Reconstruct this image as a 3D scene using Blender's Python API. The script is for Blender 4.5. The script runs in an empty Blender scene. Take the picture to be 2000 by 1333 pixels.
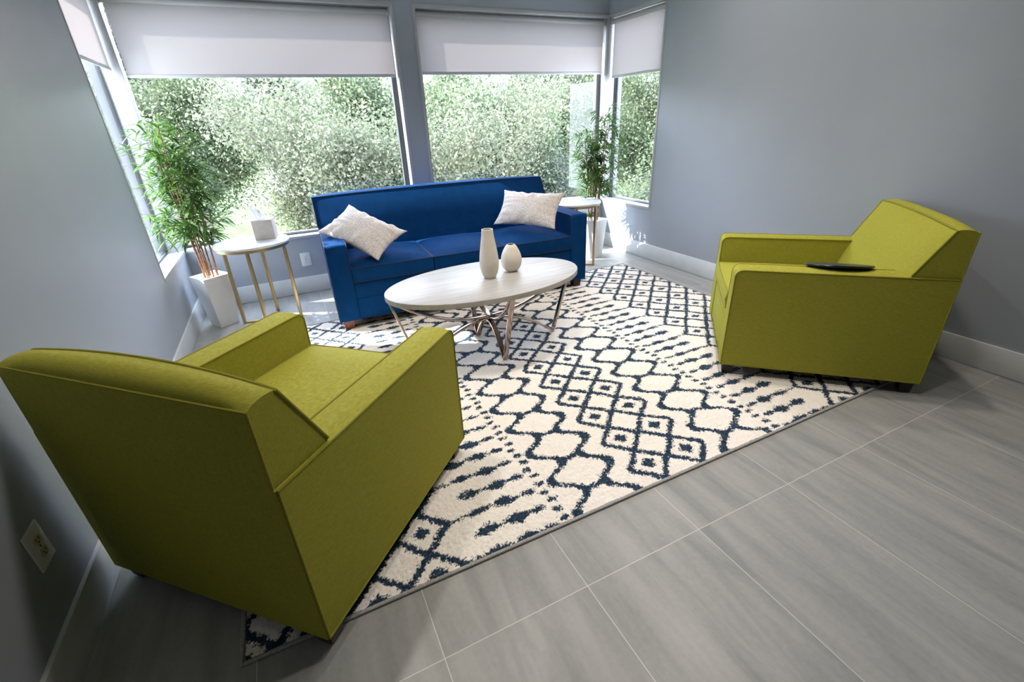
import bpy, bmesh, math, random
import numpy as np
from mathutils import Vector, Matrix, noise
random.seed(7)
SC = bpy.context.scene
COL = SC.collection

# ------------------------------------------------------------------ camera
def Rz(t): return Matrix.Rotation(t, 4, 'Z')
def Rx(t): return Matrix.Rotation(t, 4, 'X')
cd = bpy.data.cameras.new('camera'); cam = bpy.data.objects.new('camera', cd); COL.objects.link(cam)
cd.sensor_width = 36.0; cd.lens = 896.33 / 2000 * 36.0; cd.clip_start = 0.02; cd.clip_end = 300
cam.matrix_world = Matrix.Translation((0, 0, 1.2905)) @ Rz(-0.4351) @ Rx(1.1241) @ Rz(-0.0449)
SC.camera = cam

# ------------------------------------------------------------------ world, sun, exposure
SKY_STRENGTH = 15.5
w = bpy.data.worlds.new('world'); SC.world = w; w.use_nodes = True
nt = w.node_tree; nt.nodes.clear()
o_ = nt.nodes.new('ShaderNodeOutputWorld'); bg = nt.nodes.new('ShaderNodeBackground')
tc = nt.nodes.new('ShaderNodeTexCoord'); sep = nt.nodes.new('ShaderNodeSeparateXYZ')
ramp = nt.nodes.new('ShaderNodeValToRGB')
nt.links.new(tc.outputs['Generated'], sep.inputs[0]); nt.links.new(sep.outputs['Z'], ramp.inputs[0])
ramp.color_ramp.elements[0].position = 0.0; ramp.color_ramp.elements[0].color = (0.80, 0.85, 0.94, 1)
ramp.color_ramp.elements[1].position = 0.6; ramp.color_ramp.elements[1].color = (0.68, 0.77, 0.98, 1)
nt.links.new(ramp.outputs[0], bg.inputs[0]); bg.inputs[1].default_value = SKY_STRENGTH
nt.links.new(bg.outputs[0], o_.inputs[0])

SUN_ELEV = math.radians(40.5)
sd = bpy.data.lights.new('sun', 'SUN'); sun = bpy.data.objects.new('sun', sd); COL.objects.link(sun)
sd.energy = 24.0; sd.angle = math.radians(0.8); sd.color = (1.0, 0.95, 0.87)
sdir = Vector((0.883, -0.469, -math.tan(SUN_ELEV))).normalized()
sun.rotation_euler = sdir.to_track_quat('-Z', 'Y').to_euler(); sun.location = (-6, 7, 9)

LAMP_W = 8.8
LAMPS = [(2.2, 1.5), (1.1, 0.9), (1.1, 2.1), (2.45, 2.5), (0.0, 2.1)]

SC.view_settings.view_transform = 'Standard'; SC.view_settings.look = 'None'
SC.view_settings.exposure = 0.0; SC.view_settings.gamma = 1.0
SC.view_settings.use_curve_mapping = False
SC.cycles.max_bounces = 10; SC.cycles.diffuse_bounces = 6; SC.cycles.transparent_max_bounces = 16
SC.cycles.sample_clamp_indirect = 6.0

# ------------------------------------------------------------------ helpers
def tag(o, label=None, cat=None, group=None, kind=None):
    if label: o['label'] = label
    if cat: o['category'] = cat
    if group: o['group'] = group
    if kind: o['kind'] = kind
    return o

def empty(name, loc=(0, 0, 0), rz=0, **k):
    o = bpy.data.objects.new(name, None); COL.objects.link(o)
    o.empty_display_size = 0.1; o.location = loc; o.rotation_euler = (0, 0, rz)
    return tag(o, **k)

def mesh_obj(name, verts, faces, mat=None, parent=None, smooth=None, **k):
    me = bpy.data.meshes.new(name); me.from_pydata([tuple(v) for v in verts], [], faces)
    return fin(name, me, mat, parent, smooth, **k)

def fin(name, me, mat, parent, smooth, **k):
    me.update()
    if mat: me.materials.append(mat)
    if smooth is not None:
        for p in me.polygons: p.use_smooth = True
        if smooth > 0: me.set_sharp_from_angle(angle=math.radians(smooth))
    o = bpy.data.objects.new(name, me); COL.objects.link(o)
    if parent: o.parent = parent
    return tag(o, **k)

def bm_obj(name, bm, mat=None, parent=None, smooth=35, bevel=0, segs=2, **k):
    bmesh.ops.recalc_face_normals(bm, faces=bm.faces)
    if bevel:
        es = [e for e in bm.edges if len(e.link_faces) == 2 and e.calc_face_angle(0) > math.radians(30)]
        bmesh.ops.bevel(bm, geom=es, offset=bevel, segments=segs, profile=0.5, affect='EDGES', clamp_overlap=True)
    me = bpy.data.meshes.new(name); bm.to_mesh(me); bm.free()
    return fin(name, me, mat, parent, smooth, **k)

def add_box(bm, a, b, M=None):
    x0, y0, z0 = a; x1, y1, z1 = b
    co = [(x0,y0,z0),(x1,y0,z0),(x1,y1,z0),(x0,y1,z0),(x0,y0,z1),(x1,y0,z1),(x1,y1,z1),(x0,y1,z1)]
    vs = [bm.verts.new(M @ Vector(c) if M else c) for c in co]
    for f in [(0,3,2,1),(4,5,6,7),(0,1,5,4),(1,2,6,5),(2,3,7,6),(3,0,4,7)]:
        bm.faces.new([vs[i] for i in f])
    return vs

def box(name, a, b, mat, parent=None, bevel=0, **k):
    bm = bmesh.new(); add_box(bm, a, b)
    return bm_obj(name, bm, mat, parent, bevel=bevel, **k)

def add_tube(bm, pts, r, n=8, closed=False, section=None, up=None):
    """sweep a circle (or a given 2-D section) along pts; r may be a list"""
    pts = [Vector(p) for p in pts]; m = len(pts); rings = []
    sec = section or [(math.cos(2*math.pi*i/n), math.sin(2*math.pi*i/n)) for i in range(n)]
    T = []
    for i in range(m):
        a = pts[(i-1) % m] if (closed or i > 0) else pts[0]
        b = pts[(i+1) % m] if (closed or i < m-1) else pts[-1]
        T.append((b-a).normalized())
    u = Vector(up) if up else (Vector((0,0,1)) if abs(T[0].z) < 0.9 else Vector((1,0,0)))
    nrm = (u - T[0]*u.dot(T[0])).normalized()
    for i in range(m):
        if up:
            nrm = (Vector(up) - T[i]*Vector(up).dot(T[i])).normalized()
        else:
            nrm = (nrm - T[i]*nrm.dot(T[i])).normalized()
        bn = T[i].cross(nrm); rr = r[i] if isinstance(r, (list, tuple)) else r
        rings.append([bm.verts.new(pts[i] + (nrm*c + bn*s)*rr) for c, s in sec])
    k = len(sec)
    for i in range(m if closed else m-1):
        A, B = rings[i], rings[(i+1) % m]
        for j in range(k):
            bm.faces.new((A[j], A[(j+1) % k], B[(j+1) % k], B[j]))
    if not closed:
        bm.faces.new(rings[0][::-1]); bm.faces.new(rings[-1])

def tube(name, pts, r, mat, parent=None, n=8, closed=False, section=None, up=None, smooth=50, **k):
    bm = bmesh.new(); add_tube(bm, pts, r, n, closed, section, up)
    return bm_obj(name, bm, mat, parent, smooth=smooth, **k)

def lathe(name, prof, mat, parent=None, n=48, loc=(0,0,0), smooth=60, **k):
    bm = bmesh.new(); rings = []
    for r, z in prof:
        if r < 1e-5: rings.append([bm.verts.new((loc[0], loc[1], loc[2]+z))])
        else: rings.append([bm.verts.new((loc[0]+r*math.cos(2*math.pi*i/n), loc[1]+r*math.sin(2*math.pi*i/n), loc[2]+z)) for i in range(n)])
    for a, b in zip(rings[:-1], rings[1:]):
        for i in range(n):
            j = (i+1) % n
            if len(a) == 1 and len(b) == 1: continue
            if len(a) == 1: bm.faces.new((a[0], b[j], b[i]))
            elif len(b) == 1: bm.faces.new((a[i], a[j], b[0]))
            else: bm.faces.new((a[i], a[j], b[j], b[i]))
    return bm_obj(name, bm, mat, parent, smooth=smooth, **k)

def kids(o): return [c for c in bpy.data.objects if c.parent == o]
def copy_tree(o, parent=None):
    c = o.copy(); COL.objects.link(c); c.parent = parent
    for ch in kids(o): copy_tree(ch, c)
    return c

# ------------------------------------------------------------------ materials
def new_mat(name):
    m = bpy.data.materials.new(name); m.use_nodes = True
    return m, m.node_tree.nodes, m.node_tree.links, m.node_tree.nodes['Principled BSDF']

def simple(name, col, rough=0.5, metal=0.0, spec=0.5, sheen=0.0):
    m, N, L, b = new_mat(name)
    b.inputs['Base Color'].default_value = (*col, 1); b.inputs['Roughness'].default_value = rough
    b.inputs['Metallic'].default_value = metal; b.inputs['Specular IOR Level'].default_value = spec
    b.inputs['Sheen Weight'].default_value = sheen
    return m

def nd(N, t, **k):
    n = N.new(t)
    for a, v in k.items(): setattr(n, a, v)
    return n

def noisy(name, c1, c2, scale, rough=0.6, stretch=(1,1,1), bump=0.0, bscale=None, detail=4, metal=0, spec=0.4, lo=0.35, hi=0.65, sheen=0.0, bdist=0.002):
    m, N, L, b = new_mat(name)
    t = nd(N, 'ShaderNodeTexCoord'); mp = nd(N, 'ShaderNodeMapping'); mp.inputs['Scale'].default_value = stretch
    L.new(t.outputs['Object'], mp.inputs[0])
    no = nd(N, 'ShaderNodeTexNoise'); no.inputs['Scale'].default_value = scale; no.inputs['Detail'].default_value = detail
    L.new(mp.outputs[0], no.inputs['Vector'])
    r = nd(N, 'ShaderNodeValToRGB'); r.color_ramp.elements[0].position = lo; r.color_ramp.elements[1].position = hi
    r.color_ramp.elements[0].color = (*c1, 1); r.color_ramp.elements[1].color = (*c2, 1)
    L.new(no.outputs[0], r.inputs[0]); L.new(r.outputs[0], b.inputs['Base Color'])
    b.inputs['Roughness'].default_value = rough; b.inputs['Metallic'].default_value = metal
    b.inputs['Specular IOR Level'].default_value = spec; b.inputs['Sheen Weight'].default_value = sheen
    if bump:
        n2 = nd(N, 'ShaderNodeTexNoise'); n2.inputs['Scale'].default_value = bscale or scale; n2.inputs['Detail'].default_value = 3
        L.new(mp.outputs[0], n2.inputs['Vector'])
        bp = nd(N, 'ShaderNodeBump'); bp.inputs['Strength'].default_value = bump; bp.inputs['Distance'].default_value = bdist
        L.new(n2.outputs[0], bp.inputs['Height']); L.new(bp.outputs[0], b.inputs['Normal'])
    return m

M = {}
M['wall'] = noisy('grey_blue_satin_paint', (0.325, 0.355, 0.405), (0.34, 0.37, 0.42), 3, rough=0.42, bump=0.12, bscale=260, bdist=0.001, spec=0.5)
M['ceiling'] = simple('white_ceiling_paint', (0.78, 0.78, 0.77), 0.9)
M['trim'] = noisy('white_trim_paint', (0.40, 0.40, 0.42), (0.43, 0.43, 0.45), 6, rough=0.35)
M['base'] = noisy('pale_grey_baseboard', (0.60, 0.62, 0.63), (0.64, 0.66, 0.67), 8, rough=0.35)
M['frame_dark'] = simple('dark_grey_gasket', (0.05, 0.06, 0.07), 0.4)
M['outer'] = simple('outer_metal_frame', (0.085, 0.087, 0.10), 0.4)
M['frame'] = simple('pale_window_frame', (0.62, 0.64, 0.68), 0.35)
M['navy'] = noisy('navy_velvet', (0.002, 0.032, 0.118), (0.003, 0.040, 0.140), 14, rough=0.8, bump=0.25, bscale=500, bdist=0.0006, spec=0.05, sheen=0.0)
M['navy_cord'] = simple('navy_piping', (0.001, 0.012, 0.05), 0.8)
M['wood'] = noisy('dark_brown_wood', (0.020, 0.008, 0.005), (0.045, 0.018, 0.012), 30, rough=0.35, stretch=(1,1,0.2))
M['redwood'] = noisy('red_brown_wood', (0.16, 0.045, 0.025), (0.22, 0.07, 0.04), 30, rough=0.35, stretch=(1,1,0.2))
M['gold'] = simple('brushed_gold', (0.60, 0.44, 0.23), 0.36, 1.0)
M['nickel'] = simple('polished_nickel', (0.40, 0.315, 0.27), 0.16, 1.0)
M['marble'] = noisy('white_marble', (0.62, 0.64, 0.68), (0.80, 0.80, 0.81), 7, rough=0.18, detail=8, lo=0.38, hi=0.52)
M['pot'] = noisy('white_glazed_ceramic', (0.78, 0.78, 0.77), (0.82, 0.82, 0.81), 6, rough=0.28)
M['pebble'] = noisy('white_pebbles', (0.62, 0.62, 0.60), (0.82, 0.82, 0.80), 60, rough=0.6, bump=0.8, bscale=90, bdist=0.01)
M['vase'] = noisy('matt_greige_ceramic', (0.70, 0.64, 0.56), (0.74, 0.68, 0.60), 20, rough=0.55)
M['vase_in'] = simple('dark_vase_inside', (0.16, 0.14, 0.13), 0.7)
M['card'] = noisy('beige_card', (0.60, 0.54, 0.50), (0.65, 0.59, 0.55), 30, rough=0.7)
M['tissue'] = simple('white_tissue', (0.86, 0.86, 0.87), 0.9)
M['plate'] = simple('white_plastic', (0.72, 0.73, 0.74), 0.3)
M['ivory'] = simple('ivory_socket', (0.55, 0.50, 0.30), 0.35)
M['slot'] = simple('socket_slot', (0.03, 0.03, 0.03), 0.6)
M['black'] = simple('black_plastic', (0.006, 0.008, 0.012), 0.3)
M['stem'] = noisy('bamboo_stem', (0.22, 0.10, 0.05), (0.42, 0.23, 0.13), 18, rough=0.45, stretch=(1,1,3))
M['bark'] = noisy('tree_bark', (0.16, 0.13, 0.11), (0.28, 0.23, 0.19), 12, rough=0.9)
M['house'] = simple('pale_siding', (0.55, 0.57, 0.62), 0.8)
M['roof'] = noisy('grey_shingles', (0.20, 0.22, 0.27), (0.28, 0.30, 0.35), 6, rough=0.9)
M['ground'] = noisy('grass_slope', (0.05, 0.08, 0.03), (0.10, 0.13, 0.05), 2, rough=0.95)
M['lens'] = None

def fabric_green():
    m, N, L, b = new_mat('chartreuse_weave')
    t = nd(N, 'ShaderNodeTexCoord')
    a = nd(N, 'ShaderNodeMapping'); a.inputs['Scale'].default_value = (900, 900, 60)
    c = nd(N, 'ShaderNodeMapping'); c.inputs['Scale'].default_value = (60, 60, 900)
    L.new(t.outputs['Object'], a.inputs[0]); L.new(t.outputs['Object'], c.inputs[0])
    n1 = nd(N, 'ShaderNodeTexNoise'); n1.inputs['Scale'].default_value = 1.0; L.new(a.outputs[0], n1.inputs['Vector'])
    n2 = nd(N, 'ShaderNodeTexNoise'); n2.inputs['Scale'].default_value = 1.0; L.new(c.outputs[0], n2.inputs['Vector'])
    ad = nd(N, 'ShaderNodeMath', operation='ADD'); L.new(n1.outputs[0], ad.inputs[0]); L.new(n2.outputs[0], ad.inputs[1])
    r = nd(N, 'ShaderNodeValToRGB'); r.color_ramp.elements[0].position = 0.35; r.color_ramp.elements[1].position = 0.65
    r.color_ramp.elements[0].color = (0.27, 0.255, 0.020, 1); r.color_ramp.elements[1].color = (0.39, 0.375, 0.060, 1)
    hf = nd(N, 'ShaderNodeMath', operation='MULTIPLY'); hf.inputs[1].default_value = 0.5; L.new(ad.outputs[0], hf.inputs[0])
    L.new(hf.outputs[0], r.inputs[0]); L.new(r.outputs[0], b.inputs['Base Color'])
    b.inputs['Roughness'].default_value = 0.8; b.inputs['Specular IOR Level'].default_value = 0.15
    bp = nd(N, 'ShaderNodeBump'); bp.inputs['Strength'].default_value = 0.25; bp.inputs['Distance'].default_value = 0.0005
    L.new(hf.outputs[0], bp.inputs['Height']); L.new(bp.outputs[0], b.inputs['Normal'])
    return m
M['green'] = fabric_green()
M['green_cord'] = simple('olive_piping', (0.24, 0.225, 0.012), 0.85)

def linen():
    m, N, L, b = new_mat('speckled_linen')
    t = nd(N, 'ShaderNodeTexCoord')
    v = nd(N, 'ShaderNodeTexNoise'); v.inputs['Scale'].default_value = 170; v.inputs['Detail'].default_value = 2
    L.new(t.outputs['Object'], v.inputs['Vector'])
    r = nd(N, 'ShaderNodeValToRGB'); r.color_ramp.elements[0].position = 0.40; r.color_ramp.elements[1].position = 0.56
    r.color_ramp.elements[0].color = (0.50, 0.43, 0.38, 1); r.color_ramp.elements[1].color = (0.76, 0.71, 0.68, 1)
    L.new(v.outputs[0], r.inputs[0]); L.new(r.outputs[0], b.inputs['Base Color'])
    b.inputs['Roughness'].default_value = 0.95; b.inputs['Specular IOR Level'].default_value = 0.1
    bp = nd(N, 'ShaderNodeBump'); bp.inputs['Strength'].default_value = 0.5; bp.inputs['Distance'].default_value = 0.002
    L.new(v.outputs[0], bp.inputs['Height']); L.new(bp.outputs[0], b.inputs['Normal'])
    return m
M['linen'] = linen()

def travertine():
    m, N, L, b = new_mat('whitewashed_travertine')
    t = nd(N, 'ShaderNodeTexCoord'); mp = nd(N, 'ShaderNodeMapping'); mp.inputs['Scale'].default_value = (1.6, 22, 22)
    L.new(t.outputs['Object'], mp.inputs[0])
    no = nd(N, 'ShaderNodeTexNoise'); no.inputs['Scale'].default_value = 1.8; no.inputs['Detail'].default_value = 8; no.inputs['Roughness'].default_value = 0.65
    L.new(mp.outputs[0], no.inputs['Vector'])
    r = nd(N, 'ShaderNodeValToRGB'); r.color_ramp.elements[0].position = 0.30; r.color_ramp.elements[1].position = 0.62
    r.color_ramp.elements[0].color = (0.33, 0.305, 0.28, 1); r.color_ramp.elements[1].color = (0.46, 0.44, 0.42, 1)
    L.new(no.outputs[0], r.inputs[0]); L.new(r.outputs[0], b.inputs['Base Color'])
    b.inputs['Roughness'].default_value = 0.42; b.inputs['Specular IOR Level'].default_value = 0.3
    return m
M['travertine'] = travertine()

def tiles(u0=0.1165, v0=0.7669, tx=0.4572, ty=0.9144):
    m, N, L, b = new_mat('grey_porcelain_tile')
    g = nd(N, 'ShaderNodeNewGeometry'); s = nd(N, 'ShaderNodeSeparateXYZ'); L.new(g.outputs['Position'], s.inputs[0])
    def mth(op, a, v=None, c=None):
        n = nd(N, 'ShaderNodeMath', operation=op)
        for i, q in enumerate((a, v, c)):
            if q is None: continue
            if isinstance(q, (int, float)): n.inputs[i].default_value = q
            else: L.new(q, n.inputs[i])
        return n.outputs[0]
    ux = mth('DIVIDE', mth('SUBTRACT', s.outputs['X'], u0), tx); vy = mth('DIVIDE', mth('SUBTRACT', s.outputs['Y'], v0), ty)
    fx = mth('ABSOLUTE', mth('SUBTRACT', mth('FRACT', mth('ADD', ux, 0.5)), 0.5)); fy = mth('ABSOLUTE', mth('SUBTRACT', mth('FRACT', mth('ADD', vy, 0.5)), 0.5))
    gx = mth('LESS_THAN', fx, 0.0013/tx); gy = mth('LESS_THAN', fy, 0.0013/ty); gr = mth('MAXIMUM', gx, gy)
    tid = mth('ADD', mth('MULTIPLY', mth('FLOOR', ux), 3.17), mth('MULTIPLY', mth('FLOOR', vy), 7.31))
    cb = nd(N, 'ShaderNodeCombineXYZ')
    L.new(mth('ADD', mth('MULTIPLY', s.outputs['X'], 11.0), tid), cb.inputs[0]); L.new(mth('ADD', mth('MULTIPLY', s.outputs['Y'], 1.5), tid), cb.inputs[1])
    n1 = nd(N, 'ShaderNodeTexNoise'); n1.inputs['Scale'].default_value = 1.0; n1.inputs['Detail'].default_value = 7; n1.inputs['Roughness'].default_value = 0.6
    n1.inputs['Distortion'].default_value = 0.5
    L.new(cb.outputs[0], n1.inputs['Vector'])
    n2 = nd(N, 'ShaderNodeTexNoise'); n2.inputs['Scale'].default_value = 60; n2.inputs['Detail'].default_value = 3
    L.new(g.outputs['Position'], n2.inputs['Vector'])
    f = mth('ADD', mth('MULTIPLY', n1.outputs[0], 0.85), mth('MULTIPLY', n2.outputs[0], 0.15))
    r = nd(N, 'ShaderNodeValToRGB'); r.color_ramp.elements[0].position = 0.36; r.color_ramp.elements[1].position = 0.62
    r.color_ramp.elements[0].color = (0.265, 0.275, 0.268, 1); r.color_ramp.elements[1].color = (0.39, 0.385, 0.37, 1)
    L.new(f, r.inputs[0])
    mx = nd(N, 'ShaderNodeMix', data_type='RGBA'); L.new(gr, mx.inputs['Factor']); L.new(r.outputs[0], mx.inputs['A']); mx.inputs['B'].default_value = (0.62, 0.61, 0.58, 1)
    L.new(mx.outputs['Result'], b.inputs['Base Color'])
    b.inputs['Roughness'].default_value = 0.34; b.inputs['Specular IOR Level'].default_value = 0.4
    return m
M['tile'] = tiles()

def leafmat(name, c1, c2, trans=0.45, rough=0.45):
    m, N, L, b = new_mat(name)
    g = nd(N, 'ShaderNodeNewGeometry')
    r = nd(N, 'ShaderNodeValToRGB'); r.color_ramp.elements[0].color = (*c1, 1); r.color_ramp.elements[1].color = (*c2, 1)
    L.new(g.outputs['Random Per Island'], r.inputs[0]); L.new(r.outputs[0], b.inputs['Base Color'])
    b.inputs['Roughness'].default_value = rough; b.inputs['Specular IOR Level'].default_value = 0.15
    tr = nd(N, 'ShaderNodeBsdfTranslucent'); mx = nd(N, 'ShaderNodeMixShader'); mx.inputs[0].default_value = trans
    L.new(r.outputs[0], tr.inputs[0]); L.new(b.outputs[0], mx.inputs[1]); L.new(tr.outputs[0], mx.inputs[2])
    L.new(mx.outputs[0], N['Material Output'].inputs[0])
    return m
M['bamboo_leaf'] = leafmat('bamboo_leaf', (0.035, 0.10, 0.025), (0.15, 0.27, 0.06), 0.35)
M['leafA'] = leafmat('pale_tree_leaf', (0.09, 0.115, 0.07), (0.26, 0.265, 0.19), 0.5, 0.8)
M['leafB'] = leafmat('green_tree_leaf', (0.06, 0.095, 0.05), (0.20, 0.225, 0.13), 0.5, 0.8)
M['leafC'] = leafmat('grey_green_tree_leaf', (0.075, 0.10, 0.075), (0.21, 0.225, 0.165), 0.5, 0.8)

def blind_mat():
    m, N, L, b = new_mat('white_blind_fabric')
    b.inputs['Base Color'].default_value = (0.70, 0.69, 0.71, 1); b.inputs['Roughness'].default_value = 0.9
    tr = nd(N, 'ShaderNodeBsdfTranslucent'); tr.inputs[0].default_value = (0.175, 0.15, 0.15, 1)
    mx = nd(N, 'ShaderNodeMixShader'); mx.inputs[0].default_value = 0.42
    L.new(b.outputs[0], mx.inputs[1]); L.new(tr.outputs[0], mx.inputs[2]); L.new(mx.outputs[0], N['Material Output'].inputs[0])
    return m
M['blind'] = blind_mat()

def glass_mat():
    m, N, L, b = new_mat('window_glass'); N.remove(b)
    tr = nd(N, 'ShaderNodeBsdfTransparent'); tr.inputs[0].default_value = (0.95, 0.97, 0.97, 1)
    gl = nd(N, 'ShaderNodeBsdfGlossy'); gl.inputs['Roughness'].default_value = 0.0
    fr = nd(N, 'ShaderNodeFresnel'); ge = nd(N, 'ShaderNodeNewGeometry'); mr = nd(N, 'ShaderNodeMapRange')
    L.new(ge.outputs['Backfacing'], mr.inputs[0]); mr.inputs['To Min'].default_value = 1.45; mr.inputs['To Max'].default_value = 1/1.45
    L.new(mr.outputs[0], fr.inputs[0])
    mx = nd(N, 'ShaderNodeMixShader'); L.new(fr.outputs[0], mx.inputs[0]); L.new(tr.outputs[0], mx.inputs[1]); L.new(gl.outputs[0], mx.inputs[2])
    L.new(mx.outputs[0], N['Material Output'].inputs[0])
    return m
M['glass'] = glass_mat()

# ------------------------------------------------------------------ room shell
XL, XR, YB, YF, ZC = -0.769, 3.137, 4.262, -3.2, 2.70
TH = 0.125                   # wall thickness
SILL, HEAD = 0.49, 2.14
GX0, GX1, GY = XL-0.085, XR+0.10, YB+0.095       # glass planes
LY, RY = 3.415, 3.495        # near jambs of the side windows
MX0, MX1 = 1.085, 1.255      # wall pier between the two back windows

box('floor', (XL-TH, YF-TH, -0.12), (XR+TH, YB+TH, 0.0), M['tile'], kind='structure')
box('ceiling', (XL-TH, YF-TH, ZC), (XR+TH, YB+TH, ZC+0.12), M['ceiling'], kind='structure')
def wall(name, boxes):
    bm = bmesh.new()
    for a, b in boxes: add_box(bm, a, b)
    return bm_obj(name, bm, M['wall'], kind='structure', smooth=None)
wall('wall_left', [((XL-TH, YF, 0), (XL, LY, ZC)), ((XL-TH, LY, 0), (XL, YB+TH, SILL)), ((XL-TH, LY, HEAD), (XL, YB+TH, ZC))])
wall('wall_right', [((XR, YF, 0), (XR+TH, RY, ZC)), ((XR, RY, 0), (XR+TH, YB+TH, SILL)), ((XR, RY, HEAD), (XR+TH, YB+TH, ZC))])
wall('wall_back', [((XL, YB, 0), (XR, YB+TH, SILL)), ((XL, YB, HEAD), (XR, YB+TH, ZC)), ((MX0, YB, SILL), (MX1, YB+TH, HEAD))])
wall('wall_front', [((XL-TH, YF-TH, 0), (XR+TH, YF, ZC))])

# painted posts at the two glazed corners and white linings of the openings
def trimbox(name, boxes, mat='trim', bevel=0.002):
    bm = bmesh.new()
    for a, b in boxes: add_box(bm, a, b)
    return bm_obj(name, bm, M[mat], kind='structure', bevel=bevel)
trimbox('trim_1', [((GX0-0.02, YB, SILL), (XL+0.004, GY+0.02, HEAD))])
trimbox('trim_2', [((XR-0.004, YB-0.004, SILL), (XR+0.125, YB+0.125, HEAD))])
e = 0.012
trimbox('trim_3', [((XL, YB-0.004, SILL-0.02), (MX0, YB+TH, SILL+0.004)), ((XL, YB-0.004, HEAD-0.012), (MX0, YB+TH, HEAD+0.015)),
                   ((MX0-e, YB-0.004, SILL), (MX0+0.010, YB+TH, HEAD))])
trimbox('trim_4', [((MX1, YB-0.004, SILL-0.02), (XR, YB+TH, SILL+0.004)), ((MX1, YB-0.004, HEAD-0.012), (XR, YB+TH, HEAD+0.015)),
                   ((MX1-0.010, YB-0.004, SILL), (MX1+e, YB+TH, HEAD))])
trimbox('trim_5', [((XL-TH, LY, SILL-0.02), (XL+0.003, YB, SILL+0.004)), ((XL-TH, LY, HEAD-0.012), (XL+0.003, YB, HEAD+0.015)),
                   ((XL-TH, LY-0.008, SILL), (XL+0.003, LY+e, HEAD))])
trimbox('trim_6', [((XR-0.004, RY, SILL-0.02), (XR+TH, YB, SILL+0.004)), ((XR-0.004, RY, HEAD-0.012), (XR+TH, YB, HEAD+0.015)),
                   ((XR-0.004, RY-0.010, SILL), (XR+TH, RY+e, HEAD))])

# glazing: pane, dark gasket and slim outer frame
def window(name, axis, pos, a0, a1, out):
    root = empty(name, kind='structure')
    z0, z1 = SILL+0.004, HEAD-0.012
    def bx(lo, hi, za, zb, p0, p1):
        p0, p1 = min(p0, p1), max(p0, p1)
        return ((lo, p0, za), (hi, p1, zb)) if axis == 'y' else ((p0, lo, za), (p1, hi, zb))
    bm = bmesh.new(); add_box(bm, *bx(a0+0.01, a1-0.01, z0+0.01, z1-0.01, pos, pos+out*0.006))
    bm_obj('pane', bm, M['glass'], root, smooth=None)
    bm = bmesh.new(); g = 0.011
    for lo, hi, za, zb in ((a0, a0+g, z0, z1), (a1-g, a1, z0, z1), (a0, a1, z0, z0+g), (a0, a1, z1-g, z1)):
        add_box(bm, *bx(lo, hi, za, zb, pos-out*0.004, pos+out*0.010))
    bm_obj('gasket', bm, M['frame_dark'], root, smooth=None)
    bm = bmesh.new(); f = 0.038
    for lo, hi, za, zb in ((a0, a0+f, z0, z1), (a1-f, a1, z0, z1), (a0+f, a1-f, z0, z0+0.018), (a0+f, a1-f, z1-f, z1)):
        add_box(bm, *bx(lo, hi, za, zb, pos+out*0.012, pos+out*0.060))
    bm_obj('outer_frame', bm, M['outer'], root, bevel=0.002)
    return root
window('window_1', 'y', GY, XL-0.062, MX0-e, 1)
window('window_2', 'y', GY, MX1+e, XR-0.004, 1)
window('window_3', 'x', GX0-0.022, LY+e, YB-0.002, -1)
window('window_4', 'x', GX1, RY+e, YB-0.004, 1)

# baseboards with a thin dark joint at the floor
BH, BT = 0.144, 0.014
def baseboard(name, a, b):
    r = box(name, a, b, M['base'], bevel=0.003, kind='structure')
    return r
baseboard('baseboard_left', (XL, YF, 0.002), (XL+BT, YB-BT, BH))
baseboard('baseboard_right', (XR-BT, YF, 0.002), (XR, YB-BT, BH))
baseboard('baseboard_back', (XL, YB-BT, 0.002), (XR, YB, BH))
baseboard('baseboard_front', (XL+BT, YF, 0.002), (XR-BT, YF+BT, BH))

# ------------------------------------------------------------------ roller blinds
def blind(axis, pos, a0, a1, zb, label, cat='blind'):
    mid = (a0+a1)/2
    root = empty('roller_blind', (mid, pos, HEAD-0.012) if axis == 'y' else (pos, mid, HEAD-0.012), 0 if axis == 'y' else math.pi/2, label=label, cat=cat)
    h = (a1-a0)/2; zt = -0.03; zb = zb-(HEAD-0.012)
    bm = bmesh.new(); nx, nz = 20, 10; g = []
    for j in range(nz+1):
        z = zt + (zb+0.012-zt)*j/nz
        g.append([bm.verts.new((-h+0.012+(2*h-0.024)*i/nx, 0.0015*math.sin(i*0.55+j*0.3), z)) for i in range(nx+1)])
    for j in range(nz):
        for i in range(nx): bm.faces.new((g[j][i], g[j][i+1], g[j+1][i+1], g[j+1][i]))
    bm_obj('blind_fabric', bm, M['blind'], root, smooth=0)
    tube('roller', [(-h+0.01, 0.008, -0.030), (h-0.01, 0.008, -0.030)], 0.021, M['blind'], root, n=16)
    box('hem_bar', (-h+0.012, -0.005, zb), (h-0.012, 0.005, zb+0.022), M['frame'], root, bevel=0.003)
    for s in (-1, 1):
        box('bracket', (s*(h-0.004)-0.003, -0.012, -0.052), (s*(h-0.004)+0.003, 0.03, -0.001), M['frame'], root)
    return root
blind('y', YB+0.050, XL+0.010, MX0-e-0.002, 1.655, 'wide pale roller blind over the window above the left side table')
blind('y', YB+0.050, MX1+e+0.004, XR-0.012, 1.672, 'wide pale roller blind over the window right of the grey pier')
blind('x', XL-0.045, LY+e+0.004, YB-0.008, 1.69, 'narrow roller blind on the left wall window seen edge on')
blind('x', XR+0.050, RY+e+0.004, YB-0.010, 1.63, 'narrow pale roller blind on the right wall window by the corner')

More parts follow.
